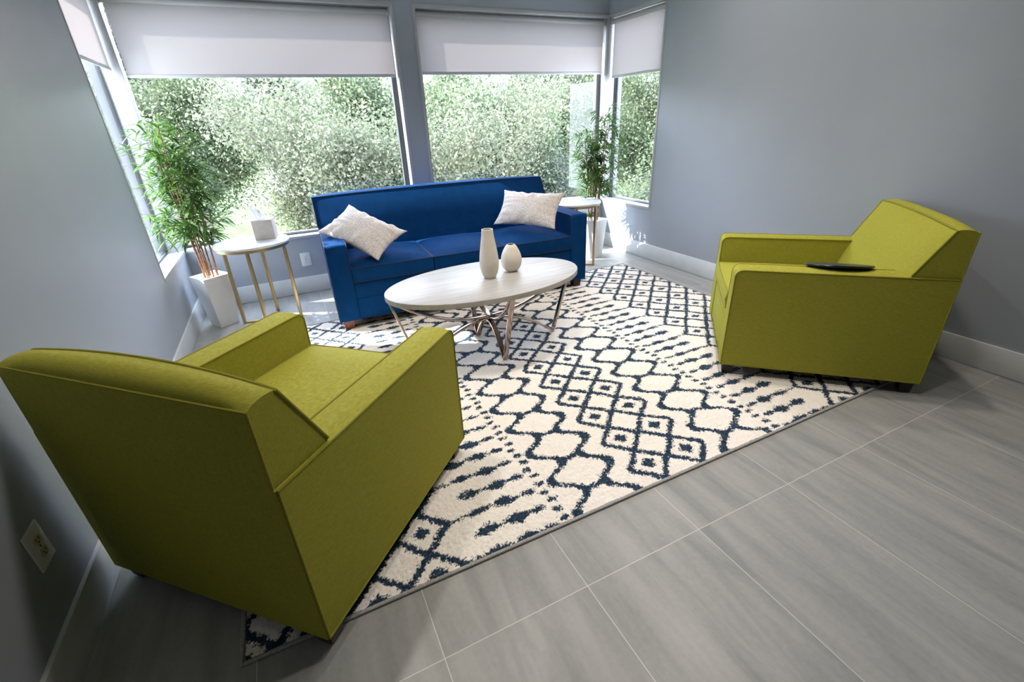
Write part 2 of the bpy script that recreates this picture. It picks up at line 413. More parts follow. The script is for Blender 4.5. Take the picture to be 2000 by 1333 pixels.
# ------------------------------------------------------------------ recessed ceiling lights (above the frame)
def emis(name, col, s):
    m, N, L, b = new_mat(name); b.inputs['Emission Color'].default_value = (*col, 1); b.inputs['Emission Strength'].default_value = s
    b.inputs['Base Color'].default_value = (0.8, 0.8, 0.8, 1)
    return m
M['lens'] = emis('lit_lens', (1.0, 0.96, 0.90), 8.0)
LAMP_AT = ['above the right green armchair', 'above the near edge of the rug', 'above the coffee table', 'over the rug near the right wall', 'above the left green armchair']
for i, (x, y) in enumerate(LAMPS):
    r = empty('recessed_light', (x, y, ZC), label='round white recessed ceiling light ' + LAMP_AT[i], cat='light', group='recessed ceiling lights')
    lathe('trim_ring', [(0.075, 0.0), (0.095, -0.004), (0.095, -0.001), (0.075, 0.0)], M['trim'], r, n=32)
    lathe('lens', [(0.0, -0.003), (0.076, -0.003), (0.076, 0.0)], M['lens'], r, n=32)
    ld = bpy.data.lights.new('recessed_lamp', 'AREA'); ld.shape = 'DISK'; ld.size = 0.14; ld.energy = LAMP_W; ld.color = (1.0, 0.91, 0.82); ld.spread = math.radians(125)
    lo = bpy.data.objects.new('recessed_lamp', ld); COL.objects.link(lo); lo.parent = r; lo.location = (0, 0, -0.01)

# ------------------------------------------------------------------ rug
RX0, RX1, RY0, RY1 = -0.376, 2.812, 1.000, 3.430
def build_rug():
    root = empty('area_rug', ((RX0+RX1)/2, (RY0+RY1)/2, 0), label='cream shag area rug with dark blue diamond lattice pattern under the coffee table', cat='rug')
    cx, cy = root.location.x, root.location.y
    step = 0.0036
    nx = int((RX1-RX0-0.016)/step); ny = int((RY1-RY0-0.016)/step)
    xs = np.linspace(RX0+0.008, RX1-0.008, nx); ys = np.linspace(RY0+0.008, RY1-0.008, ny)
    X, Y = np.meshgrid(xs, ys)
    rng = np.random.default_rng(3)
    def smooth_noise(cell, seed):
        r = np.random.default_rng(seed); gx = int((RX1-RX0)/cell)+3; gy = int((RY1-RY0)/cell)+3
        G = r.random((gy, gx))*2-1; fx = (X-RX0)/cell; fy = (Y-RY0)/cell
        ix = fx.astype(int); iy = fy.astype(int); tx = fx-ix; ty = fy-iy
        tx = tx*tx*(3-2*tx); ty = ty*ty*(3-2*ty)
        return (G[iy, ix]*(1-tx)+G[iy, ix+1]*tx)*(1-ty)+(G[iy+1, ix]*(1-tx)+G[iy+1, ix+1]*tx)*ty
    # shaggy edges of the motif: jitter the lookup position
    px = X + 0.0055*smooth_noise(0.06, 1) + 0.0055*smooth_noise(0.009, 2) + 0.004*(rng.random(X.shape)*2-1)
    py = Y + 0.0055*smooth_noise(0.06, 3) + 0.0065*smooth_noise(0.009, 4) + 0.007*(rng.random(X.shape)*2-1)
    P, y0, c = 0.187, 1.105, 1.207
    u = np.abs(px-c); t = (py-y0)/P
    fr = t-np.floor(t)                      # 0..1 inside a period
    d0 = np.minimum(fr, 1-fr)*P             # distance in y to the nearest whole node
    dh = np.abs(fr-0.5)*P                   # distance to the nearest half node
    lw = 0.0150
    dark = np.zeros(X.shape, bool)
    # centre band: two columns of dotted diamonds
    du = np.abs(u-0.098)
    m = (du/0.097 + d0/0.0935)
    dark |= (np.abs(m-1)*0.067 < lw*0.82) & (u < 0.200)
    dark |= (du/0.036 + d0/0.030) < 1.05
    # hexagon chain
    yb = d0/(P/2)                            # 0 at node, 1 at bulge
    sb = np.clip((yb-0.08)/0.84, 0, 1); sb = sb*sb*(3-2*sb)
    ri = 0.312-0.082*sb; ro = 0.408+0.098*sb
    slope = 0.65
    dark |= (np.abs(u-ri)*slope < lw*0.92); dark |= (np.abs(u-ro)*slope < lw*0.92)
    dark |= (d0 < lw*0.85) & (u > 0.325) & (u < 0.405)
    dark |= (np.hypot(u-0.325, d0*1.1) < 0.018)
    # column of small spots
    tq = py/(P/4); fq = np.abs(tq-np.round(tq))*P/4
    su = 0.555 + 0.006*np.sin(np.round(tq)*2.3)
    dark |= ((np.abs(u-su)/0.021)**2 + (fq/0.0115)**2) < 1
    # spindle rows
    th = (py-y0)/(P/2); k2 = np.round(th); fh = np.abs(th-k2)*P/2
    odd = (np.mod(k2, 2) == 1)
    def spin(uc, hw, hh): return np.clip(1-np.abs(u-uc)/hw, 0, 1)**0.55*hh
    prof = np.maximum.reduce([spin(0.618, 0.034, 0.014), spin(0.705, 0.050, 0.025), spin(0.818, 0.052, 0.025)])
    link = np.where((u > 0.60) & (u < 0.865), 0.0062, 0); link = np.where(odd & (u >= 0.82) & (u < 0.94), 0.0062, link)
    prof2 = np.maximum(prof*np.where(odd, np.where(u > 0.77, 0.72, 1.0), np.where(u < 0.66, 1.1, 1.0)), link)
    shift = np.where(odd, 0.012, -0.008)
    dark |= fh < prof2
    # outer lattice of dotted and blank diamonds
    q = (u-0.936)/0.1875
    a = q + (t-0.5); b = q - (t-0.5)
    da = np.abs(a-np.round(a)); db = np.abs(b-np.round(b))
    lat = (np.minimum(da, db)*0.132 < lw*0.80) & (u > 0.930)
    dark |= lat
    qc = np.round(q-0.5)+0.5; dq = np.abs(q-qc)*0.1875
    dark |= ((dq/0.038 + dh/0.027) < 1.0) & (u > 0.95)
    base = rng.random(X.shape)
    dens = np.clip(0.5+0.5*smooth_noise(0.02, 9), 0, 1)
    cream = np.stack([0.84+0.10*base+0.03*dens, 0.78+0.10*base+0.03*dens, 0.71+0.10*base+0.03*dens], -1)
    navy = np.stack([0.012+0.055*base**3, 0.030+0.075*base**3, 0.052+0.12*base**3], -1)
    colr = np.where(dark[..., None], navy, cream)
    Z = 0.0042 + 0.0026*rng.random(X.shape) + 0.0015*smooth_noise(0.012, 5) + 0.001*smooth_noise(0.05, 6)
    Z = np.where(dark, Z-0.0008, Z)
    Xj = X + (rng.random(X.shape)-0.5)*step*0.9; Yj = Y + (rng.random(X.shape)-0.5)*step*0.9
    n = nx*ny
    co = np.stack([Xj-cx, Yj-cy, Z], -1).reshape(-1, 3).astype(np.float32)
    idx = np.arange(n).reshape(ny, nx)
    q4 = np.stack([idx[:-1, :-1], idx[:-1, 1:], idx[1:, 1:], idx[1:, :-1]], -1).reshape(-1, 4).astype(np.int32)
    me = bpy.data.meshes.new('pile'); me.vertices.add(n); me.vertices.foreach_set('co', co.ravel())
    me.loops.add(q4.size); me.loops.foreach_set('vertex_index', q4.ravel())
    me.polygons.add(len(q4)); me.polygons.foreach_set('loop_start', np.arange(0, q4.size, 4, dtype=np.int32))
    me.update(calc_edges=True)
    at_ = me.color_attributes.new('yarn', 'FLOAT_COLOR', 'POINT')
    rgba = np.concatenate([colr.reshape(-1, 3), np.ones((n, 1))], 1).astype(np.float32)
    at_.data.foreach_set('color', rgba.ravel())
    mt, N, L, bs = new_mat('shag_yarn')
    av = nd(N, 'ShaderNodeVertexColor'); av.layer_name = 'yarn'; L.new(av.outputs[0], bs.inputs['Base Color'])
    bs.inputs['Roughness'].default_value = 0.95; bs.inputs['Specular IOR Level'].default_value = 0.05; bs.inputs['Sheen Weight'].default_value = 0.1
    me.materials.append(mt)
    o = bpy.data.objects.new('pile', me); COL.objects.link(o); o.parent = root
    # backing and bound edge
    M['binding'] = noisy('grey_rug_binding', (0.30, 0.29, 0.28), (0.42, 0.41, 0.39), 150, rough=0.9)
    box('backing', (RX0-cx+0.004, RY0-cy+0.004, 0.0), (RX1-cx-0.004, RY1-cy-0.004, 0.0025), M['binding'], root)
    pts = []
    for (ax, ay), (bx_, by) in (((RX0, RY0), (RX1, RY0)), ((RX1, RY0), (RX1, RY1)), ((RX1, RY1), (RX0, RY1)), ((RX0, RY1), (RX0, RY0))):
        for i in range(30):
            s = i/30; pts.append((ax+(bx_-ax)*s-cx, ay+(by-ay)*s-cy, 0.0055))
    bm = bmesh.new(); add_tube(bm, pts, 1.0, closed=True, section=[(0.0045, 0), (0.003, 0.005), (0, 0.0065), (-0.0045, 0.005), (-0.0055, 0), (-0.0045, -0.005), (0, -0.0065), (0.003, -0.005)], up=(0, 0, 1))
    bm_obj('binding', bm, M['binding'], root)
build_rug()
RUGZ = 0.008

# ------------------------------------------------------------------ upholstered seating
def seating(name, W, aw, Ha, zb, D, Hb, Wb, gt, dg, gb, zs, zc, rails, ns, fab, cord, legm, legh, sr=0.01, crown=0.018, yG=None, rfr=0.035, leg_inset=0.03, leg_r=(0.030, 0.024), leg_mats=None):
    root = empty(name)
    yR = lambda z: -D - sr*(z-zb)
    # ---- arms: side profile swept across the width
    def arm(s):
        prof = [(yR(zb), zb), (yR(Ha), Ha)]
        for i in range(7):
            a = math.pi/2*(1-i/6); prof.append((-rfr+rfr*math.cos(a), Ha-rfr+rfr*math.sin(a)))
        prof.append((0.0, zb))
        x0, x1 = (W/2-aw, W/2) if s > 0 else (-W/2, -W/2+aw)
        bm = bmesh.new(); rings = []; K = 7
        n = len(prof)
        for k in range(K+1):
            f = k/K; cr = 0.006*math.sin(math.pi*f)
            rings.append([bm.verts.new((x0+(x1-x0)*f, y+(cr if y > -0.2 else 0), z+(cr if z > Ha-0.06 else 0))) for y, z in prof])
        for k in range(K):
            for j in range(n):
                bm.faces.new((rings[k][j], rings[k][(j+1) % n], rings[k+1][(j+1) % n], rings[k+1][j]))
        bm.faces.new(rings[0][::-1]); bm.faces.new(rings[-1])
        A = bm_obj('arm', bm, fab, root, smooth=35)
        bm = bmesh.new()
        for xx, out in ((x0, s < 0), (x1, s > 0)):
            path = [(xx, y, z) for y, z in ([(yR(zb)+0.002, zb)] if out else [])] + [(xx, y, z) for y, z in prof[1:]]
            if out: path = path[:]; add_tube(bm, path + [(xx, yR(zb), zb)], 0.0036, 6)
            else: add_tube(bm, [(xx, -gb-0.02, Ha)] + path[1:-1] + [(xx, 0.0, zc)], 0.0036, 6)
        bm_obj('piping', bm, cord, A)
    arm(1); arm(-1)
    # ---- backrest
    F = (yR(Hb), Hb); G = (yR(Hb)+gt, Hb+dg) if yG is None else (yG, Hb+dg); H = (-gb, Ha+0.003)
    bm = bmesh.new(); NX = 28; sub = 8
    sec = []                                     # outline with flags
    corner = [(yR(Ha), Ha+0.003), F, G, H]
    for i in range(4):
        a, b = corner[i], corner[(i+1) % 4]
        for k in range(sub): sec.append((a, b, k/sub, i))
    rings = []
    zlo = zs-0.03; slope_ = (H[0]-G[0])/(G[1]-H[1])
    puff = lambda z: 0.034*math.sin(math.pi*min(1, max(0, (G[1]-z)/(G[1]-zlo)))**0.85)
    def pt(x, a, b, f, i):
        y = a[0]+(b[0]-a[0])*f; z = a[1]+(b[1]-a[1])*f
        ux = 2*x/Wb; cx_ = max(0.0, 1-ux**2); cs = max(0, 1-ux**6)
        if i in (1, 2): z += crown*cx_*(1 if i == 1 and f > 0 or i == 2 else 0)*(1 if i == 1 else 1-f)*(f if i == 1 else 1)
        if i == 1: z += 0.022*math.sin(math.pi*f**0.8)**0.8*(0.35+0.65*cs)
        if i == 2: y += puff(z)*cs + crown*0.8*cx_*(1-f)
        if i == 3: y += puff(Ha)*cs*(1-f)
        return (x, y, z)
    for k in range(NX+1):
        x = -Wb/2+Wb*k/NX
        rings.append([bm.verts.new(pt(x, *s)) for s in sec])
    n = len(sec)
    for k in range(NX):
        for j in range(n): bm.faces.new((rings[k][j], rings[k][(j+1) % n], rings[k+1][(j+1) % n], rings[k+1][j]))
    bm.faces.new(rings[0][::-1]); bm.faces.new(rings[-1])
    # part of the back between the arms
    wi = W/2-aw-0.001; ys = H[0]+slope_*(H[1]-zlo)
    lo = [(-D+0.03, zc), (-D+0.03, Ha+0.003)]
    for k in range(7):
        z = Ha+0.003-(Ha+0.003-zlo)*k/6; lo.append((H[0]+slope_*(H[1]-z), z))
    lo.append((ys, zc)); nl = len(lo); gr_ = []
    for k in range(NX+1):
        x = -wi+2*wi*k/NX; cs = max(0, 1-(2*x/Wb)**6)
        gr_.append([bm.verts.new((x, y+(puff(z)*cs if 1 < j < nl-1 else 0), z)) for j, (y, z) in enumerate(lo)])
    for k in range(NX):
        for j in range(nl): bm.faces.new((gr_[k][j], gr_[k][(j+1) % nl], gr_[k+1][(j+1) % nl], gr_[k+1][j]))
    bm.faces.new(gr_[0][::-1]); bm.faces.new(gr_[-1])
    B = bm_obj('backrest', bm, fab, root, smooth=40)
    # piping round the front face of the back, plus the rear seam
    bm = bmesh.new()
    front = [(-Wb/2, H[0]+0.001, H[1]+0.006)] + [pt(-Wb/2+Wb*k/NX, G, H, 0, 2) for k in range(NX+1)] + [(Wb/2, H[0]+0.001, H[1]+0.006)]
    add_tube(bm, front, 0.0048, 8)
    add_tube(bm, [(-Wb/2-0.0, F[0]-0.002, F[1])]+[(Wb/2, F[0]-0.002, F[1])], 0.0030, 6)
    for s in (-1, 1): add_tube(bm, [(s*Wb/2, F[0]-0.002, F[1]), (s*Wb/2, yR(Ha)-0.002, Ha+0.003)], 0.0028, 6)
    bm_obj('piping', bm, cord, B)
    # rear upholstered panel
    bm = bmesh.new(); vs = []
    for off in (0.0, 0.004):
        for (x, z) in ((-W/2+0.002, zb), (W/2-0.002, zb), (W/2-0.002, Ha), (Wb/2-0.002, Ha+0.003), (Wb/2-0.002, Hb-0.002), (-Wb/2+0.002, Hb-0.002), (-Wb/2+0.002, Ha+0.003), (-W/2+0.002, Ha)):
            vs.append(bm.verts.new((x, yR(z)-0.004+off, z)))
    bm.faces.new(vs[:8]); bm.faces.new(vs[8:][::-1])
    for j in range(8): bm.faces.new((vs[j], vs[(j+1) % 8], vs[8+(j+1) % 8], vs[8+j]))
    bm_obj('rear_panel', bm, fab, root, smooth=30)
    # ---- base between the arms, with horizontal bands
    bm = bmesh.new()
    zz = [zb] + rails + [zc]
    for a, b in zip(zz[:-1], zz[1:]):
        add_box(bm, (-wi, -D+0.02, a), (wi, -0.004, b-0.0005))
    R_ = bm_obj('base', bm, fab, root, bevel=0.004)
    bm = bmesh.new(); add_tube(bm, [(-W/2, 0.0, zb), (W/2, 0.0, zb)], 0.003, 6)
    bm_obj('piping', bm, cord, R_)
    bm = bmesh.new(); add_box(bm, (-W/2+0.02, -D+0.02, zb-0.006), (W/2-0.02, -0.02, zb+0.002))
    bm_obj('dust_cover', bm, M['black'], root)
    # ---- seat cushions
    cw = 2*wi/ns
    for c in range(ns):
        x0 = -wi+cw*c+0.003; x1 = x0+cw-0.006; nu, nv = 16, 20; yb_, yf = ys-0.01, 0.004
        bm = bmesh.new(); top = []; bot = []
        for j in range(nv+1):
            v = j/nv; rt, rbm = [], []
            for i in range(nu+1):
                uu = i/nu; x = x0+(x1-x0)*uu; y = yb_+(yf-yb_)*v
                pu = (1-abs(2*uu-1)**3)*(1-abs(2*v-1)**4)
                fb = 0.010*(1-abs(2*uu-1)**3) if j == nv else 0
                rt.append(bm.verts.new((x, y+fb*0.5, zs-0.014+0.038*pu)))
                rbm.append(bm.verts.new((x, y+fb*0.5, zc+0.007)))
            top.append(rt); bot.append(rbm)
        for j in range(nv):
            for i in range(nu):
                bm.faces.new((top[j][i], top[j][i+1], top[j+1][i+1], top[j+1][i]))
                bm.faces.new((bot[j][i], bot[j+1][i], bot[j+1][i+1], bot[j][i+1]))
        mid = []
        for i in range(nu+1):
            v = top[nv][i].co; mid.append(bm.verts.new((v.x, v.y+0.010, (zs+zc)/2)))
        for i in range(nu):
            bm.faces.new((top[nv][i], top[nv][i+1], mid[i+1], mid[i])); bm.faces.new((mid[i], mid[i+1], bot[nv][i+1], bot[nv][i]))
            bm.faces.new((top[0][i+1], top[0][i], bot[0][i], bot[0][i+1]))
        for j in range(nv):
            for kx in (0, nu):
                a = [top[j][kx], top[j+1][kx]]
                if j == nv-1: q = [top[j][kx], top[j+1][kx], mid[kx], bot[j+1][kx], bot[j][kx]]
                else: q = [top[j][kx], top[j+1][kx], bot[j+1][kx], bot[j][kx]]
                bm.faces.new(q if kx == 0 else q[::-1])
        fr = [v.co.copy() for v in top[nv]]; frb = [v.co.copy() for v in bot[nv]]
        sl = [top[j][0].co.copy() for j in range(nv+1)]; sr_ = [top[j][nu].co.copy() for j in range(nv+1)]
        S_ = bm_obj('seat_cushion', bm, fab, root, smooth=40)
        bm = bmesh.new(); add_tube(bm, sl[4:]+fr[1:]+sr_[::-1][1:-4], 0.0038, 6); add_tube(bm, frb, 0.0036, 6)
        bm_obj('piping', bm, cord, S_)
    # ---- legs
    for sx in (-1, 1):
        for f in (0, 1):
            lx = sx*(W/2-leg_inset-leg_r[0]); ly = -leg_inset-leg_r[0] if f else -D+leg_inset+leg_r[0]
            bm = bmesh.new()
            add_tube(bm, [(lx, ly, 0.0), (lx, ly, legh)], [leg_r[1]*1.414, leg_r[0]*1.414], section=[(0.7071, 0.7071), (-0.7071, 0.7071), (-0.7071, -0.7071), (0.7071, -0.7071)], up=(1, 0, 0))
            mt = legm if not leg_mats else leg_mats[(sx, f)]
            bm_obj('leg', bm, mt, root, bevel=0.004)
    return root

ch = seating('armchair', W=0.82, aw=0.117, Ha=0.584, zb=0.065, D=0.89, Hb=0.787, Wb=0.802, gt=0.077, dg=0.008, gb=0.714, zs=0.443,
             zc=0.335, rails=[0.265], ns=1, fab=M['green'], cord=M['green_cord'], legm=M['wood'], legh=0.065, sr=0.006, leg_inset=0.012)
chR = copy_tree(ch)
ch.location = (0.178, 1.839, RUGZ*0.6); ch.rotation_euler = (0, 0, math.radians(-44.2))
tag(ch, 'chartreuse green armchair in the left foreground, seen from behind', 'armchair', 'pair of green armchairs')
chR.location = (2.198, 1.780, RUGZ*0.6); chR.rotation_euler = (0, 0, math.radians(46.47))
M['black_wood'] = noisy('black_wood', (0.006, 0.006, 0.007), (0.012, 0.011, 0.011), 30, rough=0.4)
for c in kids(chR):
    if c.name.startswith('leg'): c.material_slots[0].link = 'OBJECT'; c.material_slots[0].material = M['black_wood']
tag(chR, 'chartreuse green armchair by the right wall with a black oval tray on its arm', 'armchair', 'pair of green armchairs')

so = seating('sofa', W=1.969, aw=0.135, Ha=0.599, zb=0.072, D=0.87, Hb=0.808, Wb=1.975, gt=0.05, dg=0.006, gb=0.69, zs=0.450,
             zc=0.334, rails=[0.222], ns=3, fab=M['navy'], cord=M['navy_cord'], legm=M['wood'], legh=0.072, sr=0.06, crown=0.014, yG=-0.815, rfr=0.022,
             leg_inset=0.02, leg_r=(0.038, 0.030), leg_mats={(1, 1): M['redwood'], (1, 0): M['wood'], (-1, 1): M['wood'], (-1, 0): M['wood']})
so.location = (1.155, 3.133, RUGZ*0.6); so.rotation_euler = (0, 0, 3.099)
tag(so, 'navy blue three-seat sofa with piped cushions below the back windows', 'sofa')

# ------------------------------------------------------------------ pillows
def pillow(w, h, th, seed, label, mw):
    rnd = np.random.RandomState(seed); n = 40
    ph = rnd.rand(8)*6.28
    V, Fc = [], []
    def P(i, j, s):
        u = -1+2*i/n; v = -1+2*j/n
        x = u*w/2*(1-0.11*(1-v*v)); y = v*h/2*(1-0.15*(1-u*u))
        prof = max(0, (1-abs(u)**2.4))**0.62*max(0, (1-abs(v)**2.4))**0.62
        wr = 0
        for k in range(5):
            wr += 0.0035*math.sin((9+3*k)*u+ph[k]+2.2*math.sin(3*v+ph[k]))*(abs(v)**2)
            wr += 0.0022*math.sin((8+4*k)*v+ph[k+3]+1.5*u)*(abs(u)**2)
        z = s*(th/2*prof + wr*min(1, prof*4))
        return (x, y, z)
    for s in (1, -1):
        off = len(V)
        for j in range(n+1):
            for i in range(n+1): V.append(P(i, j, s))
        for j in range(n):
            for i in range(n):
                a = off+j*(n+1)+i; q = (a, a+1, a+n+2, a+n+1); Fc.append(q if s > 0 else q[::-1])
    bm = bmesh.new(); vs = [bm.verts.new(v) for v in V]
    for f in Fc: bm.faces.new([vs[i] for i in f])
    bmesh.ops.remove_doubles(bm, verts=bm.verts, dist=0.0004)
    o = bm_obj('throw_pillow', bm, M['linen'], None, smooth=0)
    o.matrix_world = mw
    return tag(o, label, 'pillow', 'cream throw pillows on the sofa')
def frame_mat(c, xax, yax):
    x = Vector(xax).normalized(); y = Vector(yax); y = (y-x*y.dot(x)).normalized(); z = x.cross(y)
    m = Matrix((x, y, z)).transposed().to_4x4(); m.translation = Vector(c); return m
# left: lying askew between seat, arm and back
pillow(0.50, 0.36, 0.15, 3, 'cream speckled throw pillow tipped across the left arm of the sofa',
       frame_mat((0.462, 3.415, 0.628), (0.36, -0.36, -0.20), (0.30, 0.14, 0.10)))
pillow(0.54, 0.34, 0.15, 5, 'cream speckled throw pillow leaning upright at the right end of the sofa',
       frame_mat((1.785, 3.40, 0.640), (0.324, -0.381, -0.014), (0.179, 0.144, 0.237)))

# ------------------------------------------------------------------ coffee table
def coffee_table():
    cx, cy, a, b, H, t = 0.979, 2.427, 0.600, 0.355, 0.460, 0.030
    root = empty('coffee_table', (cx, cy, RUGZ*0.6), 0.018, label='oval coffee table with pale stone top on crossed polished metal legs', cat='table')
    z0 = -RUGZ*0.6
    bm = bmesh.new(); N_ = 96; rings = []
    for (sc, z) in ((-0.003, H-t), (0.0, H-t+0.003), (0.0, H-0.004), (-0.0012, H-0.001), (-0.004, H)):
        rings.append([bm.verts.new(((a+sc)*math.cos(2*math.pi*i/N_), (b+sc)*math.sin(2*math.pi*i/N_), z+z0)) for i in range(N_)])
    for r0, r1 in zip(rings[:-1], rings[1:]):
        for i in range(N_): bm.faces.new((r0[i], r0[(i+1) % N_], r1[(i+1) % N_], r1[i]))
    bm.faces.new(rings[0][::-1]); bm.faces.new(rings[-1])
    bm_obj('tabletop', bm, M['travertine'], root, smooth=40)
    sec = [(0.0065, 0.0150), (-0.0065, 0.0150), (-0.0065, -0.0150), (0.0065, -0.0150)]
    zt = H-t+z0
    def bar(name, pts, up):
        bm = bmesh.new(); add_tube(bm, pts, 1.0, section=sec, up=up); bm_obj(name, bm, M['nickel'], root, bevel=0.002, smooth=40)
    for ax, foot, top in ((0, 0.457, 0.586), (0, -0.457, -0.586), (1, 0.205, 0.338), (1, -0.205, -0.338)):
        def Q(d, z): return (d, 0, z) if ax == 0 else (0, d, z)
        sgn = 1 if foot > 0 else -1
        outv = Q(sgn, 0)
        bar('leg', [Q(foot+(top-foot)*k/6, 0.004+(zt-0.004)*k/6) for k in range(7)], outv)
    dz = {0: 0.0, 1: 0.0115}
    for ax, L_, Lf in ((0, 0.580, 0.452), (1, 0.332, 0.200)):
        def Q(d, z): return (d, 0, z) if ax == 0 else (0, d, z)
        n = 28
        bar('upper_brace', [Q(-L_+2*L_*k/n, 0.214+dz[ax]+(zt-0.214-dz[ax])*abs(2*k/n-1)**2.2) for k in range(n+1)], (0, 0, 1))
        bar('lower_brace', [Q(-Lf+2*Lf*k/n, 0.202-dz[ax]-(0.196-dz[ax])*abs(2*k/n-1)**1.9) for k in range(n+1)], (0, 0, 1))
    return H
TH_ = coffee_table()

def vase(prof, loc, label, wall=0.004):
    inner = [(max(r-wall, 0.001), z) for r, z in prof][::-1]
    full = [(0, 0)] + prof + inner[:-1] + [(0, 0.012)]
    o = lathe('vase', full, M['vase'], None, n=56, smooth=50)
    o.location = loc
    return tag(o, label, 'vase', 'greige vases on the coffee table')
def cr(pts, n=10):
    out = []
    for i in range(len(pts)-1):
        p0 = pts[max(i-1, 0)]; p1 = pts[i]; p2 = pts[i+1]; p3 = pts[min(i+2, len(pts)-1)]
        for k in range(n):
            t = k/n
            out.append(tuple(0.5*((2*p1[d])+(-p0[d]+p2[d])*t+(2*p0[d]-5*p1[d]+4*p2[d]-p3[d])*t*t+(-p0[d]+3*p1[d]-3*p2[d]+p3[d])*t**3) for d in (0, 1)))
    out.append(pts[-1]); return out
vase([(0.030, 0.0)]+cr([(0.034, 0.002), (0.049, 0.035), (0.0565, 0.080), (0.0545, 0.125), (0.046, 0.185), (0.037, 0.240), (0.0325, 0.284)]), (1.003, 2.425, TH_), 'tall slender greige vase on the oval coffee table')
vase([(0.030, 0.0)]+cr([(0.034, 0.002), (0.054, 0.025), (0.0635, 0.062), (0.057, 0.105), (0.038, 0.145), (0.0235, 0.163)]), (1.172, 2.478, TH_), 'short round greige vase beside the tall one')

# ------------------------------------------------------------------ side tables, tissue box
def side_table():
    root = empty('side_table'); H = 0.60
    lathe('tabletop', [(0, H-0.016), (0.243, H-0.016), (0.246, H-0.013), (0.246, H-0.003), (0.243, H), (0, H)], M['marble'], root, n=72, smooth=40)
    lathe('ring', [(0.190, H-0.036), (0.236, H-0.036), (0.236, H-0.0165), (0.190, H-0.0165), (0.190, H-0.036)], M['gold'], root, n=72, smooth=40)
    R_ = 0.198; s = 0.0110
    for k in range(4):
        a = k*math.pi/2
        Mx = Rz(a)
        bm = bmesh.new(); add_box(bm, (R_-s, -s, 0.0), (R_+s, s, H-0.0365), Mx); bm_obj('leg', bm, M['gold'], root, bevel=0.0015)
    bm = bmesh.new(); add_box(bm, (-R_+s, -s, 0.0), (R_-s, s, 0.014)); bm_obj('base_bar', bm, M['gold'], root, bevel=0.0015)
    bm = bmesh.new(); add_box(bm, (-s, -R_+s, 0.0), (s, -s-0.0005, 0.014)); add_box(bm, (-s, s+0.0005, 0.0), (s, R_-s, 0.014)); bm_obj('base_bar', bm, M['gold'], root, bevel=0.0015)
    return root
t1 = side_table(); t2 = copy_tree(t1)
t1.location = (-0.262, 3.722, 0); t1.rotation_euler = (0, 0, math.radians(-10))
tag(t1, 'round marble side table with gold legs left of the sofa, holding a tissue box', 'side table', 'round gold side tables')
t2.location = (2.415, 3.700, 0); t2.rotation_euler = (0, 0, math.radians(-42))
tag(t2, 'round marble side table with gold legs in the right corner behind the sofa arm', 'side table', 'round gold side tables')

tb = empty('tissue_box', (-0.160, 3.782, 0.600), math.radians(-9), label='square beige tissue box with a white tissue pulled up, on the left side table', cat='tissue box')
box('carton', (-0.066, -0.066, 0), (0.066, 0.066, 0.135), M['card'], tb, bevel=0.003)
bm = bmesh.new(); n = 14; rr = []
for j in range(9):
    v = j/8; row = []
    for i in range(n+1):
        a = i/n; x = (a-0.5)*(0.05+0.035*math.sin(v*2.2))*(1 if j < 8 else 0.6)
        y = 0.012*math.sin(a*9+v*2)*(1-0.4*v)
        z = 0.134+v*0.100*(1-0.55*a)+0.006*math.sin(a*12)
        row.append(bm.verts.new((x-0.012-0.02*v, y+0.008*v, z)))
    rr.append(row)
for j in range(8):
    for i in range(n): bm.faces.new((rr[j][i], rr[j][i+1], rr[j+1][i+1], rr[j+1][i]))
bmesh.ops.solidify(bm, geom=bm.faces[:], thickness=0.0012)
bm_obj('tissue', bm, M['tissue'], tb, smooth=0)

# ------------------------------------------------------------------ black oval tray on the right chair's arm
bm = bmesh.new(); N_ = 64; rings = []
for sc, z in ((0.0, -0.002), (0.55, -0.002), (0.90, 0.001), (0.985, 0.006), (1.0, 0.011), (0.985, 0.014), (0.93, 0.0135), (0.6, 0.0105), (0.0, 0.0095)):
    if sc == 0: rings.append([bm.verts.new((0, 0, z))]); continue
    rings.append([bm.verts.new((0.145*sc*math.cos(2*math.pi*i/N_), 0.090*sc*math.sin(2*math.pi*i/N_), z)) for i in range(N_)])
for r0, r1 in zip(rings[:-1], rings[1:]):
    for i in range(N_):
        j = (i+1) % N_
        if len(r0) == 1: bm.faces.new((r0[0], r1[j], r1[i]))
        elif len(r1) == 1: bm.faces.new((r0[i], r0[j], r1[0]))
        else: bm.faces.new((r0[i], r0[j], r1[j], r1[i]))
tray = bm_obj('oval_tray', bm, M['black'], None, smooth=40)
tag(tray, 'thin black oval tray resting on the near arm of the right green armchair', 'tray')
def on_chairR(x, y, z):
    c, s = math.cos(math.radians(46.47)), math.sin(math.radians(46.47))
    return Vector((2.206+c*x-s*y, 1.780+s*x+c*y, z))
c_, s_ = math.cos(math.radians(46.47)), math.sin(math.radians(46.47))
tray.matrix_world = frame_mat(on_chairR(-0.300, -0.455, 0.592), (-s_, c_, 0.0), (-c_, -s_, 0.20))

